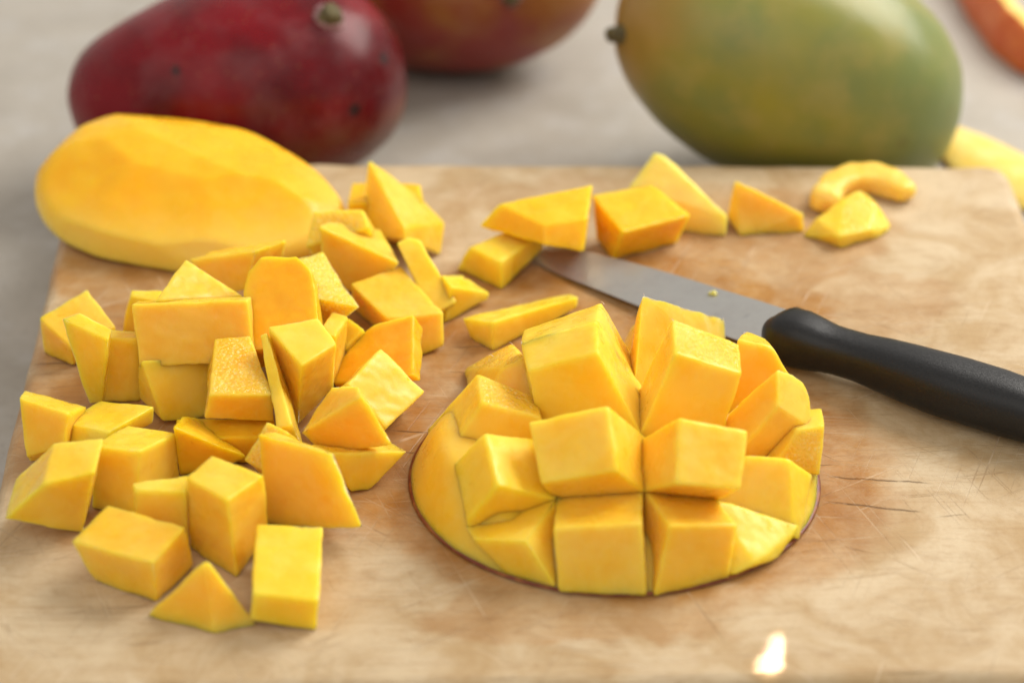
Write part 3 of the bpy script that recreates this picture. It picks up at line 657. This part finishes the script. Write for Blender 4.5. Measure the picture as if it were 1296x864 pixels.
    ('mango_cube', 'fat rounded mango chunk lying at the front left of the heap', 'left', 'flesh', None, [(-8.609, -11.672, 0.048), (-7.863, -10.379, 0.149), (-9.431, -9.530, 0.115), (-10.202, -10.860, 0.011), (-8.579, -11.857, 1.390), (-7.957, -10.716, 1.554), (-9.970, -9.569, 1.342), (-10.680, -10.793, 1.180)]),
    ('mango_wedge', 'triangular mango wedge at the very front of the heap', 'left', 'flesh', None, [(-8.758, -12.200, 0.020), (-7.095, -12.816, 0.020), (-6.087, -12.524, 0.020), (-7.332, -11.967, 1.450), (-7.225, -11.929, 1.420), (-7.389, -11.693, 0.020), (-8.469, -11.783, 0.020)]),
    ('mango_cube', 'flat-lying mango brick at the front, right of the triangular front wedge', 'left', 'flesh', None, [(-6.195, -12.621, 0.291), (-4.696, -12.684, 0.011), (-4.793, -10.169, 0.016), (-6.347, -10.276, 0.306), (-6.099, -12.680, 1.138), (-4.572, -12.746, 0.956), (-4.651, -10.163, 1.127), (-6.238, -10.277, 1.294)]),
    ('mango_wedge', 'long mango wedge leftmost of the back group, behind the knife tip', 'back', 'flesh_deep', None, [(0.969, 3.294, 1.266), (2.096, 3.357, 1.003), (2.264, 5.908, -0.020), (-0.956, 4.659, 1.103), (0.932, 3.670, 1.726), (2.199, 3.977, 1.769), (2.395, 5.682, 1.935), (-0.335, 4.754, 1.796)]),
    ('mango_cube', 'low mango chunk touching the tip of the knife blade', 'back', 'flesh', None, [(-0.300, 2.847, 0.005), (0.915, 4.566, 0.357), (0.380, 5.389, 0.423), (-1.646, 3.921, 0.025), (-0.328, 2.911, 0.906), (0.937, 4.628, 0.878), (0.544, 5.214, 0.924), (-1.244, 3.638, 0.975)]),
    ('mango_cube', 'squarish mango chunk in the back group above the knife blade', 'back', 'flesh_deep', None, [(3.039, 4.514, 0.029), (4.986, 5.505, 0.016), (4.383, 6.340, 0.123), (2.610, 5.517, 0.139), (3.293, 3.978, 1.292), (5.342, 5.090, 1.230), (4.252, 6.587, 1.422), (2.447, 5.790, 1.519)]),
    ('mango_wedge', 'tall leaning mango wedge behind the squarish back chunk', 'back', 'pale', None, [(3.619, 6.925, 1.200), (4.419, 7.823, 1.900), (4.736, 7.752, 1.800), (6.552, 5.951, 0.750), (6.538, 5.914, 0.020), (3.708, 6.544, 0.020), (4.486, 7.432, 0.020), (6.284, 6.739, 0.020), (5.334, 6.913, 1.400)]),
    ('mango_wedge', 'triangular mango wedge right of the tall leaning one in the back', 'back', 'flesh', None, [(6.851, 6.822, 1.450), (8.884, 6.263, 0.600), (8.941, 6.203, 0.020), (7.026, 5.962, 0.020), (6.659, 6.468, 0.400), (6.828, 7.432, 0.020), (8.687, 7.532, 0.020), (6.966, 6.944, 1.300)]),
    ('mango_wedge', 'little mango wedge with shiny ridges in front of the crescent piece', 'back', 'flesh', ['top', 'front'], [(8.940, 5.962, 0.020), (9.392, 6.195, 0.500), (10.297, 7.034, 0.750), (10.802, 7.525, 0.700), (11.236, 6.992, 0.550), (11.652, 6.342, 0.080), (11.228, 5.866, 0.020), (10.041, 5.246, 0.020), (9.895, 5.136, 0.500), (10.868, 5.605, 0.450), (9.869, 7.084, 0.020), (11.265, 7.432, 0.020)]),
    ('mango_slice', 'long thin mango wedge lying between the heap and the knife blade', 'left', 'flesh', None, [(-0.516, -0.479, 0.018), (1.855, 1.443, 0.182), (1.665, 1.998, 0.187), (-1.166, 0.154, 0.015), (-0.533, -0.465, 0.959), (1.895, 1.481, 0.569), (1.658, 2.084, 0.331), (-1.392, 0.366, 0.568)]),
    ('mango_wedge', 'small flat mango wedge poking out right of the large tilted block', 'left', 'flesh', None, [(-2.289, 1.577, 0.018), (-1.388, 2.445, 0.122), (-1.277, 2.483, 0.575), (-2.023, 1.659, 1.176), (-1.936, 0.944, 0.019), (-0.736, 2.032, 0.166), (-0.694, 2.053, 0.353), (-1.719, 1.104, 1.143)]),
    ('mango_cube', 'tiny mango scrap behind the small flat wedge at the heap edge', 'left', 'flesh', None, [(-1.830, 2.058, 0.029), (-1.342, 2.157, 0.021), (-1.441, 2.702, 0.098), (-1.891, 2.667, 0.113), (-1.793, 1.995, 0.521), (-1.335, 2.089, 0.515), (-1.435, 2.633, 0.591), (-1.853, 2.602, 0.608)]),
    ('mango_sliver', 'thin mango sliver behind the right edge of the peaked chunk', 'left', 'flesh', None, [(-4.953, -1.454, 0.080), (-4.685, -1.497, 0.147), (-4.537, -1.311, 1.632), (-4.972, -1.213, 1.708), (-5.207, -2.717, 0.257), (-4.935, -2.759, 0.332), (-4.782, -2.575, 1.815), (-5.232, -2.473, 1.898)]),
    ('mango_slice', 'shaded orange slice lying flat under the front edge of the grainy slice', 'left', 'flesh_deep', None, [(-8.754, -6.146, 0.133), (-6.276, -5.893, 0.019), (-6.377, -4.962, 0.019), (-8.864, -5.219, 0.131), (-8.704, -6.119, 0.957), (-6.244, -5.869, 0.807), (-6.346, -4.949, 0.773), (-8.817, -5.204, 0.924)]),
    ('mango_cube', 'mango sliver showing in the gap above the thin upright sliver', 'left', 'flesh', None, [(-6.283, -0.789, 0.241), (-5.589, -1.609, 0.776), (-5.592, -1.232, 1.327), (-6.286, -0.440, 0.750), (-7.262, -1.345, 0.656), (-6.566, -2.166, 1.190), (-6.568, -1.823, 1.691), (-7.264, -1.031, 1.111)]),
]
GROUPS = {'left': 'diced mango pieces in the heap on the left', 'back': 'mango pieces scattered at the back of the board'}
for i, (nm, lab, g, mt, gr, V) in enumerate(PIECES):
    ox = sum(v[0] for v in V) / len(V); oy = sum(v[1] for v in V) / len(V); oz = min(v[2] for v in V)
    me = chunk_mesh(nm, V, (ox, oy, oz), bevel=.06, grain=gr, amp=.034, seed=i)
    o = add_wn(link(nm, me, [M[mt], M['grain']], loc=(ox * CM, oy * CM, oz * CM)))
    tag(o, lab, 'mango piece', GROUPS[g])
CRESCENT = [(9.757, 7.194, 0.380), (9.960, 8.100, 0.380), (10.430, 8.715, 0.380), (11.112, 8.974, 0.380), (11.742, 8.819, 0.380), (12.176, 8.355, 0.380), (12.465, 7.948, 0.380)]
bm = bmesh.new(); rows = []
c0 = Vector(CRESCENT[3]); c0.z = 0
rad = [.36, .52, .60, .62, .60, .50, .24]
for i, c in enumerate(CRESCENT):
    c = Vector(c); t = (Vector(CRESCENT[min(i + 1, 6)]) - Vector(CRESCENT[max(i - 1, 0)])).normalized(); sd = t.cross(Vector((0, 0, 1))).normalized()
    rows.append([bm.verts.new(c - c0 + sd * (rad[i] * math.copysign(abs(math.cos(2 * math.pi * j / 20)) ** .6, math.cos(2 * math.pi * j / 20))) * .85 + Vector((0, 0, .62 * rad[i] * math.copysign(abs(math.sin(2 * math.pi * j / 20)) ** .6, math.sin(2 * math.pi * j / 20)) + .0))) for j in range(20)])
for i in range(6):
    for j in range(20): bm.faces.new([rows[i][j], rows[i][(j + 1) % 20], rows[i + 1][(j + 1) % 20], rows[i + 1][j]])
bm.faces.new(rows[0][::-1]); bm.faces.new(rows[-1])
bmesh.ops.recalc_face_normals(bm, faces=bm.faces)
bmesh.ops.subdivide_edges(bm, edges=bm.edges, cuts=2, use_grid_fill=True, smooth=1.0)
wobble(bm, .06, 1.4, 3)
zm = min(v.co.z for v in bm.verts)
for v in bm.verts: v.co.z = max((v.co.z - zm) - .08, 0.01); v.co *= CM
tag(link('mango_crescent', finish(bm, 'mango_crescent'), M['pale'], loc=c0 * CM), 'pale crescent-shaped mango piece near the back right of the board', 'mango piece', GROUPS['back'])
FIBRES = [(2.417, -3.585, 3.500), (2.243, -4.481, 3.500), (6.207, -3.139, 2.300), (0.245, -5.196, 3.300), (0.000, -2.911, 1.800), (7.545, -6.455, 2.600), (3.520, -2.864, 3.300), (4.149, -5.038, 3.900), (-0.529, -3.497, 1.800), (5.567, -3.573, 3.000)]
rnd = random.Random(8)
for p in FIBRES:
    bm = bmesh.new(); rows = []; q = Vector(p) - CH; d = Vector((rnd.uniform(-.6, .8), rnd.uniform(-.3, .5), rnd.uniform(.3, 1))).normalized()
    for i in range(5):
        w = .011 * (1 - i / 5); c = q + d * (.045 * i - .03) + Vector((0, 0, -.006 * i * i))
        rows.append([bm.verts.new(c + Vector((w * math.cos(k * 2.09), w * .4, w * math.sin(k * 2.09)))) for k in range(3)])
    for i in range(4):
        for k in range(3): bm.faces.new([rows[i][k], rows[i][(k + 1) % 3], rows[i + 1][(k + 1) % 3], rows[i + 1][k]])
    for v in bm.verts: v.co *= CM
    link('fibre', finish(bm, 'fibre'), M['fibre'], ck)
